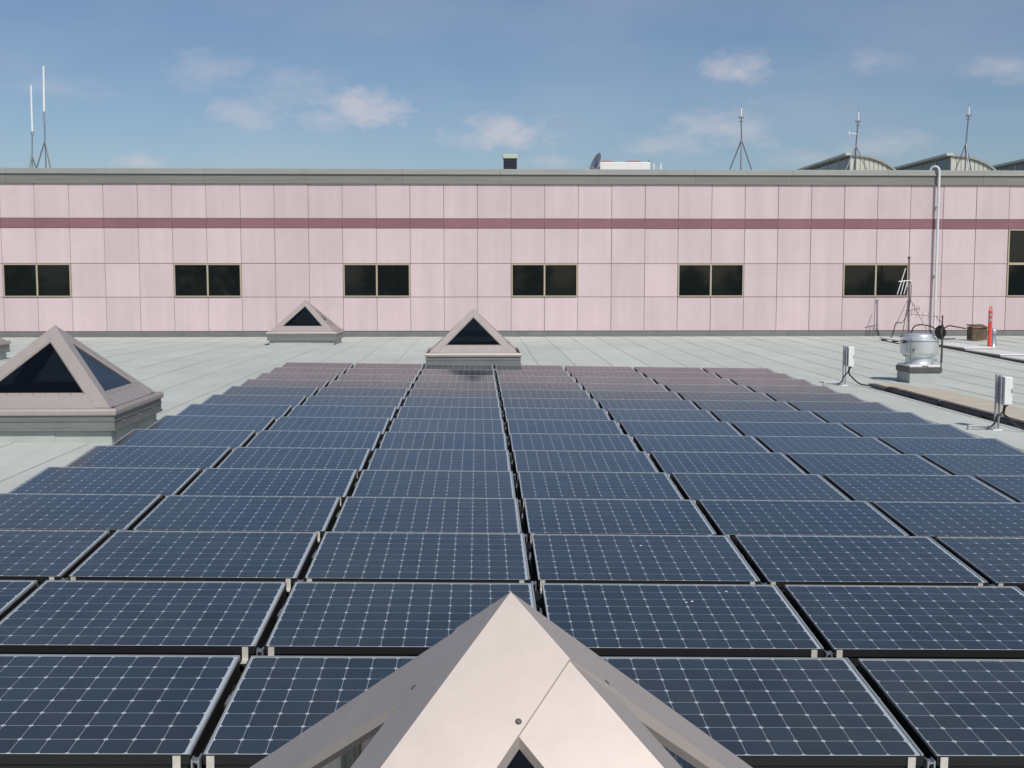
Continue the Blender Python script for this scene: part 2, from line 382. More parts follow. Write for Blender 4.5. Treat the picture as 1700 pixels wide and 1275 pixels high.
# ------------------------------------------------------------------ solar panels
MW, GAPX, DM, RISE, P_ROW, YA0, XC = 1.559, .0608, 1.0814, .080, 1.49983, 4.93972, .38802
TH = math.atan2(RISE, DM); LEN = math.hypot(DM, RISE); CT, ST = math.cos(TH), math.sin(TH)
NZ = .1035                               # height of the near edge above the roof
def T(x, s, n): return (x, s*CT-n*ST, NZ+s*ST+n*CT)
def tbox(mb, x0, x1, s0, s1, n0, n1):
    return mb.hexa([T(x0,s0,n0),T(x1,s0,n0),T(x1,s1,n0),T(x0,s1,n0),T(x0,s0,n1),T(x1,s0,n1),T(x1,s1,n1),T(x0,s1,n1)])
hw = MW/2
ME = {}
ME['backsheet'] = (tbox(MB(), -hw+.003, hw-.003, .006, LEN-.003, -.007, -.0030).mesh('backsheet'), M['back'])
ME['glass'] = (tbox(MB(), -hw+.002, hw-.002, .003, LEN-.002, .0004, .0034).mesh('glass'), M['pvglass'])
ME['far_frame'] = (tbox(MB(), -hw, hw, LEN-.0012, LEN+.002, -.036, .0038).mesh('far_frame'), M['alu'])
ME['side_frame_l'] = (tbox(MB(), -hw-.001, -hw+.0045, .0, LEN-.0025, -.010, .0055).mesh('side_frame'), M['alu'])
ME['side_frame_r'] = (tbox(MB(), hw-.008, hw+.001, .0, LEN-.0025, -.010, .0055).mesh('side_frame'), M['alu'])
ME['near_rail'] = (MB().box(-hw-.001, hw+.001, -.006, .0025, .060, .1015).box(-hw+.01, hw-.01, .006, .03, .012, .060).mesh('near_rail'), M['black'])
for sx_, nm in ((-1, 'side_rail_l'), (1, 'side_rail_r')):
    x0, x1 = sorted((sx_*(hw-.030), sx_*(hw-.001)))
    ME[nm] = (MB().hexa([(x0,.03,.012),(x1,.03,.012),(x1,DM-.004,.012),(x0,DM-.004,.012),T(x0,.004,-.0105),T(x1,.004,-.0105),T(x1,LEN-.003,-.0105),T(x0,LEN-.003,-.0105)]).mesh('side_rail'), M['black'])
ME['base_board'] = (MB().box(-hw-.0300, hw+.0300, .010, P_ROW-.005, .0135, .0215).mesh('base_board'), M['board'])
ME['wind_deflector'] = (MB().hexa([(-hw+.02,DM+.26,.022),(hw-.02,DM+.26,.022),(hw-.02,DM+.264,.022),(-hw+.02,DM+.264,.022),
    (-hw+.02,DM+.002,.155),(hw-.02,DM+.002,.155),(hw-.02,DM+.006,.158),(-hw+.02,DM+.006,.158)]).mesh('wind_deflector'), M['gap'])
def bracket(xc):
    w0 = .017
    return MB().box(xc-w0, xc+w0, -.012, -.0065, .022, .099).hexa([(xc-w0,-.07,.0225),(xc+w0,-.07,.0225),(xc+w0,-.012,.0225),(xc-w0,-.012,.0225),
        (xc-w0*.5,-.07,.028),(xc+w0*.5,-.07,.028),(xc+w0,-.012,.030),(xc-w0,-.012,.030)])
ME['bracket_l'] = (bracket(-hw+.030).mesh('bracket'), M['clip'])
ME['bracket_r'] = (bracket(hw-.055).mesh('bracket'), M['clip'])
xg = hw+GAPX/2
ME['splice_clip'] = (MB().box(xg-.020, xg-.013, -.025, .02, .028, .088).box(xg+.009, xg+.016, -.025, .02, .028, .088).box(xg-.013, xg+.009, -.022, .018, .074, .082).box(xg-.006, xg+.003, .0, .10, .058, .066).mesh('splice_clip'), M['galv'])
cb = MB().tube(curve_pts([(xg-.012,.30,.030),(xg+.010,.46,.055),(xg-.006,.60,.095),(xg+.004,.70,.11),(xg-.016,.86,.10),(xg-.02,1.0,.05)], 5), .0055, 6)
ME['cable'] = (cb.mesh('cable', True), M['cable'])
ME['connector'] = (MB().tube([(xg-.004,.60,.097),(xg+.003,.68,.112)], .009, 8).tube([(xg+.003,.70,.112),(xg+.006,.74,.113)], .006, 8).mesh('cable_connector'), M['galv'])
NXC, NYC = 12, 8
CPX = .1268; CX0 = -hw+.0105; CPS = .1335; CS0 = .0085
def oct_cell(cx, cs, mb):
    a, b, ch = CPX/2-.0012, CPS/2-.0018, .0112
    ring = [(-a+ch,-b),(a-ch,-b),(a,-b+ch),(a,b-ch),(a-ch,b),(-a+ch,b),(-a,b-ch),(-a,-b+ch)]
    return mb.prism([T(cx+x,cs+s,-.0034) for x, s in ring], [T(cx+x,cs+s,-.0024) for x, s in ring])
one = oct_cell(0, 0, MB()); z_off = T(0,0,0)
cell_me = MB().add([(p[0], p[1], p[2]-NZ) for p in one.v], one.f).mesh('cell')
allc = MB()
for j in range(NYC):
    for i in range(NXC): oct_cell(CX0+CPX*(i+.5), CS0+CPS*(j+.5), allc)
cells_me = allc.mesh('cells')
order = 'front second third fourth fifth sixth seventh eighth ninth tenth eleventh twelfth thirteenth fourteenth rearmost'.split()
nth = ['first', 'second', 'third', 'fourth']
PARTS = ['backsheet', 'far_frame', 'side_frame_l', 'side_frame_r', 'near_rail', 'side_rail_l', 'side_rail_r', 'base_board', 'wind_deflector', 'bracket_l', 'bracket_r', 'splice_clip', 'cable', 'connector', 'glass']
rp = random.Random(11)
PAN = {}
in_view = {0: range(1, 5), 1: range(0, 5), 2: range(0, 6)}
for r in range(15):
    for c in range(7):
        x = XC+(c-3)*(MW+GAPX)+(MW+GAPX)/2; y = YA0+r*P_ROW
        side = nth[2-c]+' left' if c < 3 else nth[c-3]+' right'
        t = thing('solar_panel', 'blue solar panel, %s row, %s of the gap behind the near skylight' % (order[r], side), 'solar panel',
                  (x, y, roofz(x, y)+.010), 0, 'solar panels of the roof array')
        t.rotation_euler = (rp.uniform(-.003, .003), math.atan(-CS)+rp.uniform(-.0007, .0007), rp.uniform(-.0006, .0006))
        PAN[(r, c)] = t
        for k in PARTS:
            if c == 6 and k in ('splice_clip', 'cable', 'connector'): continue
            me, m = ME[k]; o = link(me.name.split('.')[0], me, m, t)
        if r in in_view and c in in_view[r]:
            for j in range(NYC):
                for i in range(NXC):
                    link('cell', cell_me, M['cell'], t, T(CX0+CPX*(i+.5), CS0+CPS*(j+.5), 0))
        else:
            o = link('cells', cells_me, M['cell'], t); o['kind'] = 'stuff'

# bird droppings: small flat splashes on the glass of a few panels
rd = random.Random(17)
for (r, c, px_, ps_) in ((0,2,-.25,.22),(1,3,.12,.74),(1,3,.16,.76),(1,3,.42,.95),(2,3,.05,.80)):
    pnl = PAN[(r, c)]; m = MB()
    ring = [(px_+(.004+rd.uniform(0,.004))*math.cos(a)*1.5, ps_+(.004+rd.uniform(0,.004))*math.sin(a)) for a in [2*math.pi*k/9 for k in range(9)]]
    m.prism([T(x, q_, .0036) for x, q_ in ring], [T(px_+(x-px_)*.6, ps_+(q_-ps_)*.6, .0058) for x, q_ in ring]).build('dropping', M['white'], pnl)
# ------------------------------------------------------------------ pyramid skylights
def skylight(cx, cy, label, cap_w=.20):
    z0 = roofz(cx, cy)
    t = thing('pyramid_skylight', label, 'skylight', (cx, cy, z0), 0, 'beige pyramid skylights on the flat roof')
    t.rotation_euler = (0, 0, 0)
    def ring(h1, h0, za, zb):
        m = MB()
        for (a, b, c, d) in ((-h1,h1,-h1,-h0),(-h1,h1,h0,h1),(-h1,-h0,-h0,h0),(h0,h1,-h0,h0)): m.box(a, b, c, d, za, zb)
        return m
    ring(1.05, .93, -.12, .20).build('curb', M['curbm'], t)
    for a in range(4):                                   # lapped membrane skirts on the curb
        rot = Matrix.Rotation(a*math.pi/2, 4, 'Z')
        m = MB().hexa([(-.9,-1.062,-.1),(.33,-1.062,-.1),(.33,-1.050,-.1),(-.9,-1.050,-.1),(-.9,-1.058,.185),(.33,-1.058,.185),(.33,-1.050,.185),(-.9,-1.050,.185)])
        m.v = [tuple(rot @ Vector(p)) for p in m.v]; m.build('curb_skirt', M['curbm'], t)
    fl = ring(1.11, .93, .180, .365).build('curb_flashing', M['grey'], t, bevel=.006)
    ring(1.125, 1.112, .170, .200).build('drip_edge', M['grey'], fl); ring(1.122, 1.112, .290, .306).build('seam_bead', M['grey'], fl)
    for a in range(4):
        rot = Matrix.Rotation(a*math.pi/2, 4, 'Z')
        for sx_ in (-.72, 0, .72):
            m = MB().tube([(sx_, -1.108, .255), (sx_, -1.119, .255)], .011, 8); m.v = [tuple(rot @ Vector(p)) for p in m.v]; m.build('screw', M['galv'], fl)
    b, zb, za = 1.035, .435, 1.45; h = za-zb; Sl = math.hypot(b, h)
    # eave: rolled beige gutter band
    pr = [(1.095,.367),(1.135,.367),(1.140,.385),(1.140,.425),(1.128,.448),(1.095,.462)]
    m = MB(); n = len(pr)
    cs4 = [(-1,-1),(1,-1),(1,1),(-1,1)]
    for (sx_, sy_) in cs4:
        for (rr, z) in pr: m.v.append((sx_*rr, sy_*rr, z))
    for a in range(4):
        for i in range(n): m.f.append((a*n+i, ((a+1)%4)*n+i, ((a+1)%4)*n+(i+1)%n, a*n+(i+1)%n))
    m.build('eave', M['beige'], t, bevel=.004)
    MB().box(-.925, .925, -.925, .925, .03, .05).build('light_well', M['liner'], t)
    for a in range(4):
        rot = Matrix.Rotation(a*math.pi/2, 4, 'Z')
        def F(tt, s, dz): return tuple(rot @ Vector((tt, -b+s*b/Sl, zb+s*h/Sl+dz)))
        # glass
        gm = MB().prism([F(-b+.10,.02,-.012),F(b-.10,.02,-.012),F(0,Sl-.1,-.012)], [F(-b+.10,.02,.0),F(b-.10,.02,.0),F(0,Sl-.1,.0)]); gm.build('pane', M['skygl'], t)
        # sill: sloping sheet, then a raised glazing bar with screws
        MB().prism([F(-b+.02,0,-.02),F(b-.02,0,-.02),F(b-.02-.20*b/Sl,.20,-.02),F(-b+.02+.20*b/Sl,.20,-.02)],
                   [F(-b+.02,0,.018),F(b-.02,0,.018),F(b-.02-.20*b/Sl,.20,.018),F(-b+.02+.20*b/Sl,.20,.018)]).build('sill', M['beige'], t, bevel=.003)
        e0 = b-.13-.19*b/Sl; e1 = b-.13-.25*b/Sl
        bar = MB().prism([F(-e0,.195,0),F(e0,.195,0),F(e1,.25,0),F(-e1,.25,0)], [F(-e0,.195,.030),F(e0,.195,.030),F(e1,.25,.026),F(-e1,.25,.026)]).build('glazing_bar', M['beige'], t, bevel=.003)
        for i in range(-4, 5):
            p0 = Vector(F(i*.165,.225,.027)); nrm = (rot @ Vector((0,-h/Sl,b/Sl))); MB().tube([p0, p0+nrm*.006], .008, 6).build('screw', M['dgrey'], bar)
    wq = cap_w
    for a in range(4):                                   # hip caps: a folded plate on the two faces beside each hip
        m = MB(); dz = .032 if a % 2 == 1 else .026
        for face, mir in ((a, -1), ((a+3) % 4, 1)):
            rot = Matrix.Rotation(face*math.pi/2, 4, 'Z')
            def F(tt, s, d): return tuple(rot @ Vector((tt*(-mir), -b+s*b/Sl, zb+s*h/Sl+d)))
            base = [(-b,0),(-b+wq,0),(wq/2, Sl*(1-wq/(2*b))),(0,Sl)]
            base = [(-tt if mir == -1 else -tt, s) for tt, s in base]
            bot = [F(tt,s,0) for tt, s in base]; top = [F(tt,s,dz) for tt, s in base]
            m.prism(bot, top)
        cap = m.build('hip_cap', M['beige'], t)
        for face, mir in ((a, -1), ((a+3) % 4, 1)):
            rot = Matrix.Rotation(face*math.pi/2, 4, 'Z')
            if a % 2 == 0: continue
            for s, tt in ((Sl*(1-wq/b)+.03, 0.0), (.10, (-b+.10*b/Sl+.165)*-mir)):
                p0 = rot @ Vector((tt, -b+s*b/Sl, zb+s*h/Sl+dz-.003)); nrm = rot @ Vector((0,-h/Sl,b/Sl))
                MB().lathe([(.0075,0),(.0072,.003),(.004,.005)], n=10).build('screw', M['dgrey'], cap).matrix_local = Matrix.Translation(p0) @ nrm.to_track_quat('Z','Y').to_matrix().to_4x4()
    return t
near = skylight(.075, 2.62, 'pyramid skylight at the bottom edge, nearest, seen from above, in front of the panels', .245)
near.rotation_euler = (0, 0, R(2.5))
skylight(-5.77, 16.04, 'large beige pyramid skylight left of the array, its dark glass facing front')
skylight(-.10, 28.29, 'pyramid skylight standing right behind the middle of the last panel row')
skylight(-5.74, 39.10, 'small distant pyramid skylight close to the pink wall, left of the middle')
skylight(-12.95, 28.60, 'pyramid skylight cut off by the left picture edge, only its corner showing')

# ------------------------------------------------------------------ right-hand roof equipment
def combiner(x, y, hb, label):
    z = roofz(x, y); t = thing('combiner_box', label, 'electrical box', (x, y, z), 0, 'electrical boxes beside the array')
    MB().box(-.010, .008, -.02, .02, .0, hb+.46).build('post', M['galv'], t); MB().box(.046, .062, -.02, .02, .03, hb+.45).build('post', M['galv'], t)
    MB().box(-.42, -.01, -.022, .022, .045, .085).box(-.42, -.37, -.03, .03, 0, .045).build('base_arm', M['galv'], t, bevel=.004)
    MB().box(-.045, .10, -.06, .06, 0, .02).build('foot', M['white'], t, bevel=.004)
    bx = MB().box(.066, .195, -.12, .13, hb, hb+.43).build('enclosure', M['white'], t, bevel=.012)
    MB().box(.071, .190, -.140, -.121, hb+.01, hb+.42).build('door', M['white'], bx, bevel=.004)
    MB().box(.172, .184, -.150, -.141, hb+.19, hb+.25).build('latch', M['galv'], bx)
    MB().box(.026, .044, -.10, .10, hb+.02, hb+.41).build('mounting_plate', M['galv'], t)
    MB().tube(curve_pts([(.13,-.02,hb),(.10,-.03,hb-.12),(.02,-.03,.22),(-.03,-.03,.10),(-.12,-.03,.04)],5), .014, 7).build('cable', M['cable'], t, smooth=True)
    MB().tube(curve_pts([(.15,-.01,hb),(.12,-.03,hb-.14),(.16,-.10,.20),(.30,-.22,.06),(.50,-.34,.035),(.62,-.44,.04)],5), .016, 7).build('cable', M['cable'], t, smooth=True)
    MB().tube([(.13,-.02,hb-.03),(.13,-.02,hb+.01)], .024, 8).tube([(.16,-.01,hb-.03),(.16,-.01,hb+.01)], .024, 8).build('cable_gland', M['rubber'], bx)
    return t
combiner(7.915, 24.85, .42, 'pale electrical box on a thin steel post, farther of the two, left of the fan')
combiner(7.915, 17.42, .40, 'pale electrical box on a steel post near the right edge, nearer of the two')

# tan walkway pads, black cable raceway on the near side of them
z_ = roofz(9.1, 20)
pads = [(15.2, 17.05), (17.1, 18.9), (18.95, 20.8), (20.85, 22.6), (22.65, 24.2), (24.25, 25.2)]
desc = ['nearest piece, cut by the right picture edge', 'second piece back, behind the near electrical box', 'third piece back', 'fourth piece back', 'fifth piece back, in front of the fan', 'farthest piece, below the fan shadow']
for i, (ya, yb) in enumerate(pads):
    xa = 8.62+(.10 if i == 5 else 0); xb = (9.72, 9.72, 9.72, 9.74, 9.70, 9.40)[i]; m = MB(); zz = .024
    m.hexa([(xa-9,ya-20,0),(xb-9,ya-20,0),(xb-9,yb-20,0),(xa-9,yb-20,0),(xa-9,ya-20,zz),(xb-9,ya-20,zz),(xb-9,yb-20,zz),(xa-9,yb-20,zz)])
    o = m.build('walkway_pad', M['tan'], None, (9, 20, roofz(9, 20)+.009)); o.rotation_euler[1] = math.atan(-CS)
    tag(o, 'tan walkway pad beside the cable raceway, '+desc[i], 'walkway pad', 'walkway pads along the raceway')
rw = thing('cable_raceway', 'long low dark cable raceway running between the two electrical boxes', 'cable tray', (8.5, 20, roofz(8.5, 20)))
seg = [(14.6, 17.9), (17.92, 20.9), (20.92, 23.6)]
for (ya, yb) in seg:
    MB().box(-.05, .06, ya-20, yb-20, .035, .105).build('channel', M['dgrey'], rw, bevel=.006)
    MB().tube([(-.085, ya-20, .062), (-.085, yb-20, .062)], .022, 8).build('conduit', M['cable'], rw, smooth=True)
MB().box(-.12, .02, 3.62, 4.55, .03, .085).build('channel', M['dgrey'], rw, bevel=.006)
for yy in (15.5, 17.2, 19.0, 20.9, 22.3, 23.5): MB().box(-.13, .10, yy-20-.05, yy-20+.05, .0, .034).build('support_block', M['wood'], rw)
for yy in (18.4, 20.9, 22.9): MB().box(-.054, .064, yy-20-.02, yy-20+.02, .06, .109).build('strap', M['galv'], rw)
MB().box(.0, .24, 3.60, 3.95, .03, .055).build('white_cover', M['white'], rw)
# mushroom exhaust fan
fx, fy = 10.0, 25.97; fz = roofz(fx, fy)
ft = thing('exhaust_fan', 'round aluminium exhaust fan on a grey square curb with dark mast', 'exhaust fan', (fx, fy, fz))
MB().box(-.35, .35, -.40, .40, -.02, .25).build('curb', M['curbm'], ft, bevel=.008)
MB().box(-.372, .372, -.425, .425, .25, .37).build('curb_cap', M['dgrey'], ft, bevel=.008)
MB().box(-.35, .35, -.385, .385, .372, .42).build('base_plate', M['white'], ft, bevel=.006)
MB().lathe([(.36,.42),(.315,.44),(.30,.47),(.30,.575),(.315,.59),(.35,.60),(.385,.64),(.412,.68),(.415,.70),(.415,.95),(.425,.955),(.425,.985),(.405,.99),(.40,.985)], n=40).build('windband', M['fan'], ft, smooth=True)
MB().lathe([(.36,.985),(.355,1.02),(.33,1.03),(.31,1.04),(.305,1.08),(.29,1.095),(.15,1.115),(.02,1.12)], n=40).build('motor_dome', M['fan'], ft, smooth=True)
MB().lathe([(.419,.935),(.422,.938),(.422,.946),(.419,.949)], n=40).build('seam_bead', M['galv'], ft, smooth=True)
MB().tube(curve_pts([(-.30,-.27,1.02),(-.32,-.33,.94),(-.325,-.335,.72),(-.31,-.31,.55),(-.275,-.30,.42)],5), .010, 7).build('conduit', M['steel'], ft, smooth=True)
MB().tube([(-.40,-.16,.93),(-.47,-.20,.93)], .034, 10).build('junction_box', M['black'], ft, smooth=True)
MB().tube([(-.472,-.205,.93),(-.478,-.209,.93)], .015, 10).build('plug', M['white'], ft)
MB().box(-.266, -.248, -.352, -.338, .73, .79).build('nameplate', M['black'], ft)
MB().box(.20, .29, -.305, -.295, .49, .55).build('label_plate', M['galv'], ft)
MB().box(-.07, .07, -.389, -.386, .385, .405).build('vent_slot', M['dgrey'], ft)
# mast with yagi on the fan's right side
yt = thing('yagi_antenna', 'small yagi antenna on a thin dark mast at the right side of the fan', 'antenna', (fx+.355, fy-.38, fz+.372))
MB().tube([(0,0,-.002),(0,0,1.16)], .017, 8).build('mast', M['dgrey'], yt, smooth=True)
MB().tube([(.02,0,1.12),(-.76,.02,1.19)], .009, 6).build('boom', M['rust'], yt)
for i in range(6):
    xq = -.06-.13*i; zz = 1.125-.09*xq; MB().tube([(xq,.0,zz-.10+.006*i),(xq,.0,zz+.10-.006*i)], .0045, 5).build('element', M['steel'], yt)
MB().tube(curve_pts([(-.15,0,1.14),(-.10,-.02,1.06),(.01,-.02,.95),(.018,-.02,.6),(.015,-.02,.1)],5), .007, 6).build('cable', M['cable'], yt, smooth=True)
ct = MB(); rcb = random.Random(5)
for i in range(9):
    pts = [];   rr = .065+rcb.uniform(-.02,.02); hh = .13+rcb.uniform(-.03,.03); oy = rcb.uniform(-.03,.04); ox = rcb.uniform(-.03,.03)
    for k in range(15):
        a = 2*math.pi*k/14; pts.append((ox-.01+rr*math.cos(a), oy+.02*math.sin(2*a+i), .78+hh*math.sin(a)))
    ct.tube(pts, .013, 6, cap=False)
co = ct.build('cable_coil', M['cable'], None, (fx+.355, fy-.34, fz+.372), smooth=True)
tag(co, 'coil of black cable hanging on the thin mast beside the fan', 'cable')

# tripod antenna mast near the wall
mx_, my_ = 15.97, 42.55
am = thing('antenna_mast', 'tall rusty antenna mast on a tripod in front of the pink wall, above the fan', 'antenna', (mx_, my_, 0))
MB().tube([(0,0,.0),(-.03,0,1.6),(-.07,0,2.93)], .034, 8).build('mast', M['rust'], am, smooth=True)
MB().tube([(-.07,0,2.93),(-.072,0,3.0)], .055, 8).build('mast_cap', M['dgrey'], am)
for (a, b_) in ((-.82,-.35),(.68,-.45),(.05,.8)):
    MB().tube([(-.03,0,1.52),(a,b_,.02)], .017, 6).build('leg', M['steel'], am)
    MB().box(a-.07, a+.07, b_-.07, b_+.07, 0.006, .035).build('foot', M['wood'], am)
MB().tube([(-.55,-.23,.55),(.45,-.30,.55)], .010, 6).build('brace', M['steel'], am)
yb = MB().tube([(-.47,-.10,2.09),(.01,-.05,2.13)], .017, 6).build('antenna_boom', M['whip'], am)
for i, (u0, v0, u1, v1) in enumerate(((1504,445,1491,489),(1503,465,1497,490),(1508,468,1503,489),(1512,470,1508,487))):
    f0 = lambda u, v: ((u-1513)*.0218-.03, -.10+.02*i, 2.14-(v-465)*.0218)
    MB().tube([f0(u0, v0), f0(u1, v1)], .016, 6).build('element', M['whip'] if i < 3 else M['rust'], yb)
b2 = MB().tube([(.0,-.03,1.02),(.36,-.10,1.10)], .012, 6).build('antenna_boom', M['rust'], am)
for i in range(4): MB().tube([(.08+.08*i,-.05-.02*i,.94),(.08+.08*i,-.05-.02*i,1.34-.05*i)], .008, 5).build('element', M['rust'], b2)
MB().tube(curve_pts([(-.05,-.04,2.15),(.02,-.05,1.9),(-.02,-.05,1.2),(-.30,-.20,.62),(-.58,-.26,.58),(-.70,-.36,.25),(-.80,-.45,.03)],6), .014, 6).build('cable', M['cable'], am, smooth=True)
cb1 = MB().tube(curve_pts([(16.02,42.45,.15),(16.12,42.45,.42),(16.35,42.4,.50),(16.65,42.4,.46),(16.85,42.4,.38),(17.05,42.4,.22),(17.2,42.4,.34),(17.4,42.4,.46),(17.55,42.3,.44),(17.62,41.42,.40)],6), .024, 7).build('loose_cable', M['cable'], None, smooth=True)
tag(cb1, 'loose black cable arching along the wall foot from the mast to the brown box', 'cable')
for i, (za, dx) in enumerate(((.02, 0), (.035, .1))):
    o = MB().tube(curve_pts([(16.2+dx,41.6+dx,za),(16.45,41.5+dx,za+.03),(16.8,41.3+dx*2,za),(17.15,41.1+dx,za+.02)],6), .018, 6).build('roof_cable', M['steel'], None, smooth=True)
    tag(o, ('grey cable lying on the roof left of the brown box, front one', 'grey cable lying on the roof left of the brown box, rear one')[i], 'cable', 'cables on the roof by the box')
pk = thing('pale_plank', 'short pale raised plank on the roof just left of the fan', 'plank', (14.42, 40.2, 0))
MB().box(-.02, .22, -1.6, 1.0, .06, .11).build('board', M['white'], pk, bevel=.006)
for yy in (-1.4, -.3, .8): MB().box(0, .20, yy-.06, yy+.06, .0, .06).build('block', M['dgrey'], pk)
# white pipe up the wall
wp = thing('wall_pipe', 'tall white pipe running up the pink wall and over the coping', 'pipe', (17.44, 43.86, 0))
path = [(-.02,-.06,.25),(-.02,-.06,6.22)]+[tuple(p) for p in arc((-.16,.05,6.25), .165, 0, math.pi*.9, 8, Vector((.85,-.66,0)).normalized(), (0,0,1))]+[(-.31,.18,6.10)]
MB().tube(path, .046, 12).build('pipe', M['pipe'], wp, smooth=True)
for zz in (2.3, 4.9): MB().box(-.05, .01, .0, .135, zz-.02, zz+.02).tube([(-.02,-.06,zz-.02),(-.02,-.06,zz+.02)], .051, 12).build('pipe_clamp', M['pipe'], wp)
# brown timber box
bt = thing('timber_box', 'weathered brown timber box on the roof by the wall, left of the orange post', 'box', (17.86, 41.0, 0)); bt.scale = (.64, .64, .80)
for i in range(3): MB().box(-.40+.27*i, -.40+.27*i+.262, -.32, -.29, .02, .56-.0*i).build('plank', M['wood'], bt)
for sx_ in (-.43, .41): MB().box(sx_, sx_+.028, -.30, .35, .02, .60).build('side', M['wood'], bt)
for i in range(3): MB().hexa([(-.47+.31*i,-.40,.575),(-.47+.31*i+.30,-.40,.575),(-.47+.31*i+.30,.40,.68),(-.47+.31*i,.40,.68),(-.47+.31*i,-.40,.60),(-.47+.31*i+.30,-.40,.60),(-.47+.31*i+.30,.40,.705),(-.47+.31*i,.40,.705)]).build('lid_board', M['wood'], bt)
# white raised walkway strip, orange post, small vent
ws = thing('raised_walkway', 'long white raised walkway strip with dark edge leading away right of the fan', 'walkway', (15.3, 34, 0))
for i in range(5):
    ya = 26.0+2.5*i; zz = roofz(15.8, ya+1.2)
    MB().box(0, 1.02, ya-34, ya+2.49-34, zz+.085, zz+.12).build('board', M['white'], ws, bevel=.006)
    MB().box(.03, .07, ya-34, ya+2.49-34, zz, zz+.085).build('side_board', M['dgrey'], ws)
    MB().box(.93, .97, ya-34, ya+2.49-34, zz, zz+.085).build('side_board', M['dgrey'], ws)
oz = roofz(16.55, 37.1)
oc = thing('delineator_post', 'orange plastic traffic post with reflective bands and black base', 'traffic post', (16.58, 37.1, oz+.01))
MB().lathe([(.21,0),(.205,.03),(.13,.05),(.075,.055),(.07,.09)], n=24).build('base', M['rubber'], oc, smooth=True)
MB().lathe([(.075,.055),(.066,.10),(.064,1.18),(.072,1.19),(.072,1.225),(.05,1.235),(.045,1.24)], n=24).build('tube', M['orange'], oc, smooth=True)
hd = MB()
for sgn in (-1, 1): hd.tube([(sgn*.036,0,1.235),(sgn*.036,0,1.34),(sgn*.018,0,1.38)], .017, 8)
hd.tube([(-.03,0,1.375),(.03,0,1.375)], .018, 8).build('handle', M['orange'], oc, smooth=True)
for zz in (.90, 1.06): MB().lathe([(.0655,zz),(.0665,zz+.005),(.0665,zz+.085),(.0655,zz+.09)], n=24).build('reflective_band', M['reflect'], oc, smooth=True)
vt = thing('roof_vent', 'small pale pipe vent with cap standing just right of the orange post', 'vent', (17.28, 38.4, roofz(17.28, 38.4)))
MB().lathe([(.13,0),(.12,.02),(.095,.06),(.085,.40)], n=18).build('pipe', M['galv'], vt, smooth=True)
MB().lathe([(.07,.40),(.115,.41),(.115,.54),(.09,.58),(.02,.60)], n=18).build('cap', M['galv'], vt, smooth=True)

# ------------------------------------------------------------------ things on the far roof
UZ = 5.88
def tripod(t, hz, spread, m, rz=0, r=.022):
    for k in range(3):
        a = rz+k*2*math.pi/3; MB().tube([(0,0,hz),(spread*math.cos(a), spread*math.sin(a), 0)], r, 6).build('leg', m, t)
    zb = hz*.38; sp = spread*(1-.38); pts = [(sp*math.cos(rz+k*2*math.pi/3), sp*math.sin(rz+k*2*math.pi/3), zb) for k in range(3)]
    for k in range(3): MB().tube([pts[k], pts[(k+1)%3]], r*.6, 5).build('brace', m, t)
a1 = thing('whip_antenna', 'shorter white whip antenna on a tripod at the far left of the roofline', 'antenna', (-18.70, 50, UZ), 0, 'antennas along the roofline')
tripod(a1, 1.50, .42, M['steel'], .4, .028); MB().tube([(.0,0,.2),(.02,0,1.5),(.06,0,2.42)], .022, 6).build('mast', M['steel'], a1)
MB().tube([(.06,0,2.40),(.075,0,4.37)], .042, 8, .034).build('whip', M['whip'], a1, smooth=True); MB().tube([(.058,0,2.30),(.06,0,2.46)], .055, 8).build('clamp', M['galv'], a1)
a2 = thing('whip_antenna', 'taller white whip antenna on a braced tripod at the far left of the roofline', 'antenna', (-18.12, 50, UZ), 0, 'antennas along the roofline')
tripod(a2, 2.10, .66, M['steel'], 3.5, .030); MB().tube([(0,0,.1),(0,0,3.32)], .026, 6).build('mast', M['steel'], a2)
MB().tube([(0,0,3.28),(.04,0,5.14)], .046, 8, .036).build('whip', M['whip'], a2, smooth=True); MB().tube([(0,0,2.75),(0,0,3.30)], .040, 8).build('clamp', M['galv'], a2)
def mast3(x, y, top, tri, lean, label, spread, rz, extra):
    t = thing('roof_antenna', label, 'antenna', (x, y, UZ), 0, 'antennas along the roofline')
    tripod(t, tri-UZ, spread, M['steel'], rz, .026)
    MB().tube([(0,0,.3),(0,0,tri-UZ),(lean,0,top-UZ-.5)], .034, 6, .028).build('mast', M['steel'], t)
    MB().tube([(lean,0,top-UZ-.55),(lean*1.1,0,top-UZ-.18)], .032, 8).build('radome', M['whip'], t)
    MB().tube([(lean*1.1,0,top-UZ-.18),(lean*1.1,0,top-UZ)], .012, 5).build('tip', M['steel'], t)
    MB().box(lean-.11, lean+.11, -.06, .06, top-UZ-.62, top-UZ-.55).box(lean-.08, lean+.08, -.05, .05, top-UZ-.78, top-UZ-.74).build('clamp', M['steel'], t)
    if extra: MB().tube([(lean*.5,0,tri-UZ+.50),(lean*.5-.36,0,tri-UZ+.56)], .022, 6).tube([(lean*.5-.36,0,tri-UZ+.44),(lean*.5-.36,0,tri-UZ+.66)], .02, 6).build('side_arm', M['whip'], t)
mast3(11.74, 52, 9.9, 8.33, -.03, 'steel tripod antenna on the roofline, left one of the three at right', 1.05, .35, False)
mast3(16.88, 52, 9.75, 8.10, .07, 'steel tripod antenna with short side arm in front of the left curved monitor', 1.05, -.7, True)
mast3(22.68, 54, 10.3, 8.44, .08, 'steel tripod antenna in front of the right curved monitor', .9, 2.6, False)
vb = thing('roof_ventilator', 'small square dark louvred vent on the middle of the roofline', 'vent', (1.35, 48, UZ))
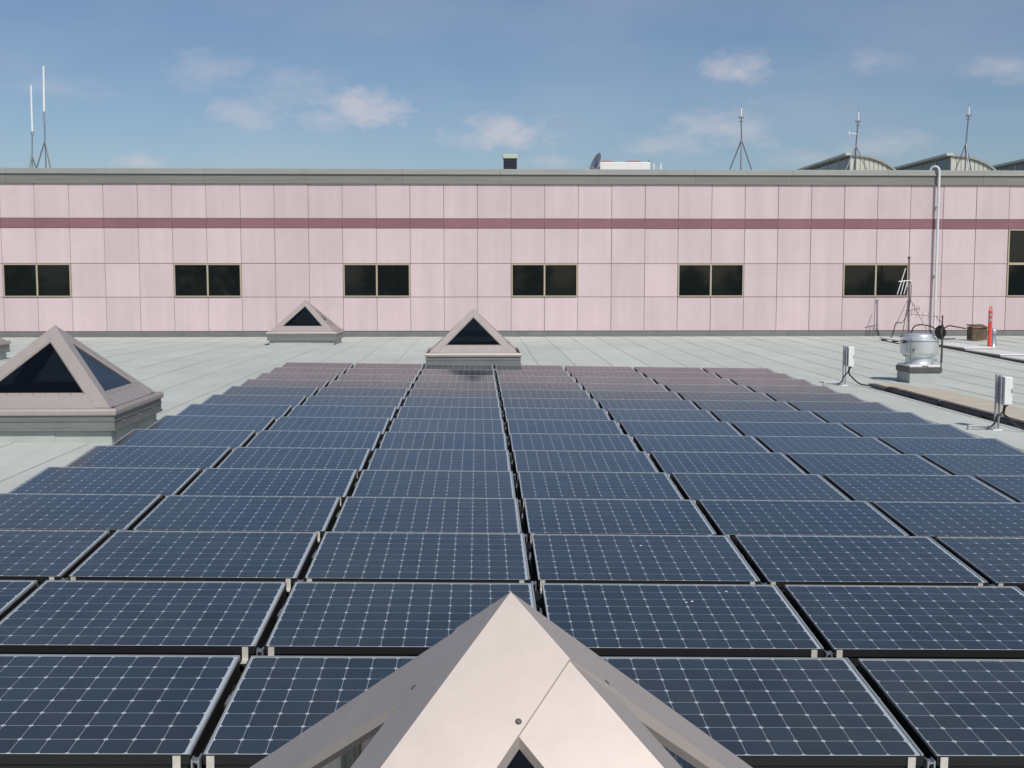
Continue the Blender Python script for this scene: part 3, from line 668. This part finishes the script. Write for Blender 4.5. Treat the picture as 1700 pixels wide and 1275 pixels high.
MB().box(-.27, .27, -.25, .25, 0, 1.17).build('housing', M['dgrey'], vb); MB().box(-.30, .30, -.30, .30, 1.172, 1.34).build('cap', M['sage'], vb, bevel=.02)
for i in range(4): MB().box(-.25, .25, -.275, -.252, .66+.125*i, .66+.125*i+.10).build('louvre', M['louvre'], vb)
ch = thing('cooling_unit', 'long white rooftop cooling unit with two red fan rings on the roofline', 'cooling unit', (7.45, 60, UZ))
MB().box(-1.28, 1.28, -1, 1, .2, 2.16).build('casing', M['white'], ch, bevel=.03)
for xq in (-.86, .55):
    MB().lathe([(.56,2.162),(.54,2.21),(.48,2.26),(.30,2.29),(.05,2.30)], (xq,0,0), 20).build('fan_ring', M['red'], ch, smooth=True)
MB().box(1.34, 1.40, -.3, .3, .2, 2.34).build('end_panel', M['galv'], ch); MB().tube([(1.6,0,0),(1.6,0,2.2),(1.95,0,2.2),(1.95,0,0)], .05, 6).build('pipe_loop', M['white'], ch)
for sx_ in (-1.1, 1.1):
    for sy_ in (-.8, .8): MB().box(sx_-.06, sx_+.06, sy_-.06, sy_+.06, 0, .2).build('leg', M['galv'], ch)
ds = thing('satellite_dish', 'grey satellite dish seen edge-on at the left end of the white cooling unit', 'satellite dish', (5.72, 58.5, UZ))
prof = [(.02,.0),(.22,.03),(.42,.11),(.56,.20),(.565,.22),(.42,.13),(.22,.05),(.02,.02)]
dm = MB().lathe(prof, n=24); rot = Matrix.Rotation(R(-68), 4, 'Y') @ Matrix.Rotation(R(15), 4, 'X')
dm.v = [tuple((rot @ Vector(p))+Vector((.35,0,1.95))) for p in dm.v]; dm.build('reflector', M['galv'], ds, smooth=True)
MB().tube([(.38,0,0),(.38,0,1.9)], .05, 8).build('mast', M['steel'], ds); MB().tube([(.33,0,1.7),(-.30,0,1.95)], .02, 6).build('feed_arm', M['steel'], ds)
def monitor(x, label):
    t = thing('roof_monitor', label, 'roof monitor', (x, 60, UZ), 0, 'curved roof monitors')
    Hm, Wm, Lm = 2.60, 2.9, 22
    arcp = [(Wm*math.sin(a), (Hm-.4)*math.cos(a)**.85+.4 if math.cos(a) > 0 else .4) for a in [math.pi/2*i/14 for i in range(15)]]
    arcp[-1] = (Wm, .4)
    # curved sheet roof
    m = MB(); n = len(arcp)
    for y in (-.14, Lm):
        for (px, pz) in arcp: m.v.append((px, y, pz+.09))
        for (px, pz) in reversed(arcp): m.v.append((px, y, pz-.02))
    q = 2*n
    for i in range(q): m.f.append((i, (i+1)%q, q+(i+1)%q, q+i))
    m.f.append(tuple(range(q-1,-1,-1))); m.f.append(tuple(range(q,2*q)))
    m.build('curved_roof', M['monroof'], t)
    MB().box(-.30, .06, -.16, Lm, Hm+.02, Hm+.14).build('eave_trim', M['mon'], t)
    # end wall of separate upright ribs
    xr = .06
    import bisect
    def top(xq):
        for i in range(n-1):
            if arcp[i][0] <= xq <= arcp[i+1][0]:
                f_ = (xq-arcp[i][0])/(arcp[i+1][0]-arcp[i][0]); return arcp[i][1]*(1-f_)+arcp[i+1][1]*f_
        return .4
    while xr < Wm-.12:
        w = .17; a, b_ = top(xr)-.03, top(xr+w)-.03
        MB().hexa([(xr,-.035,0),(xr+w,-.035,0),(xr+w,.03,0),(xr,.03,0),(xr,-.035,a),(xr+w,-.035,b_),(xr+w,.03,b_),(xr,.03,a)]).build('rib', M['mon'], t)
        xr += .235
    m = MB(); pts = [(0,0)]+[(px,pz-.025) for px, pz in arcp]+[(Wm,0)]
    m.prism([(px,.0,pz) for px, pz in pts], [(px,.06,pz) for px, pz in pts]).build('end_wall', M['mon'], t)
    MB().box(-.02, .06, -.06, .10, 0, Hm).build('corner_post', M['mon'], t)
    nb = 11
    for i in range(nb):
        ya = .12+i*(Lm-.2)/nb
        MB().box(.02, .05, ya, ya+(Lm-.2)/nb-.10, .5, Hm-.05).build('pane', M['mong'], t)
        MB().box(.0, .07, ya+(Lm-.2)/nb-.10, ya+(Lm-.2)/nb, 0, Hm).build('mullion', M['mon'], t)
    MB().box(.0, .07, .1, Lm, 0, .5).build('sill_wall', M['mon'], t)
    return t
monitor(19.2, 'curved sage green roof monitor at right, left one with full ribbed end wall')
monitor(24.45, 'curved sage green roof monitor at right, behind the white pipe bend')
monitor(29.7, 'curved roof monitor cut off by the right picture edge')

# ------------------------------------------------------------------ trees behind the camera (they show in the window glass)
tr = random.Random(9)
tm = MB(); tk = MB()
for i in range(46):
    x = -150+i*7+tr.uniform(-2, 2); y = -105+tr.uniform(-14, 10)
    hgt = tr.uniform(11.5, 14.5)+(5.5 if x < 25 else 0)+(2.5 if tr.random() < .2 else 0); rad = tr.uniform(3.0, 4.6)
    tk.tube([(x,y,-8),(x+.2,y,-8+hgt*.75)], .28, 6, .1)
    for k in range(170):
        u, v, w = (tr.gauss(0, 1) for _ in range(3)); l = math.sqrt(u*u+v*v+w*w); rr = tr.random()**.45
        c = Vector((x+u/l*rad*rr, y+v/l*rad*rr, -8+hgt*.58+w/l*hgt*.42*rr)); s_ = tr.uniform(.5, 1.0)
        a = Vector((tr.uniform(-1,1), tr.uniform(-1,1), tr.uniform(-1,1))).normalized(); b = a.orthogonal().normalized()
        tm.add([c-a*s_-b*s_*.6, c+a*s_-b*s_*.5, c+a*s_*.8+b*s_*.6, c-a*s_*.7+b*s_*.7], [(0,1,2,3)])
me = bpy.data.meshes.new('leaves'); me.from_pydata(tm.v, [], tm.f); me.update()
tl = thing('distant_tree_belt', 'far belt of dark trees mirrored in the window glass', 'trees'); tl['kind'] = 'stuff'
link('foliage', me, M['leaf'], tl); tk.build('trunks', M['bark'], tl)
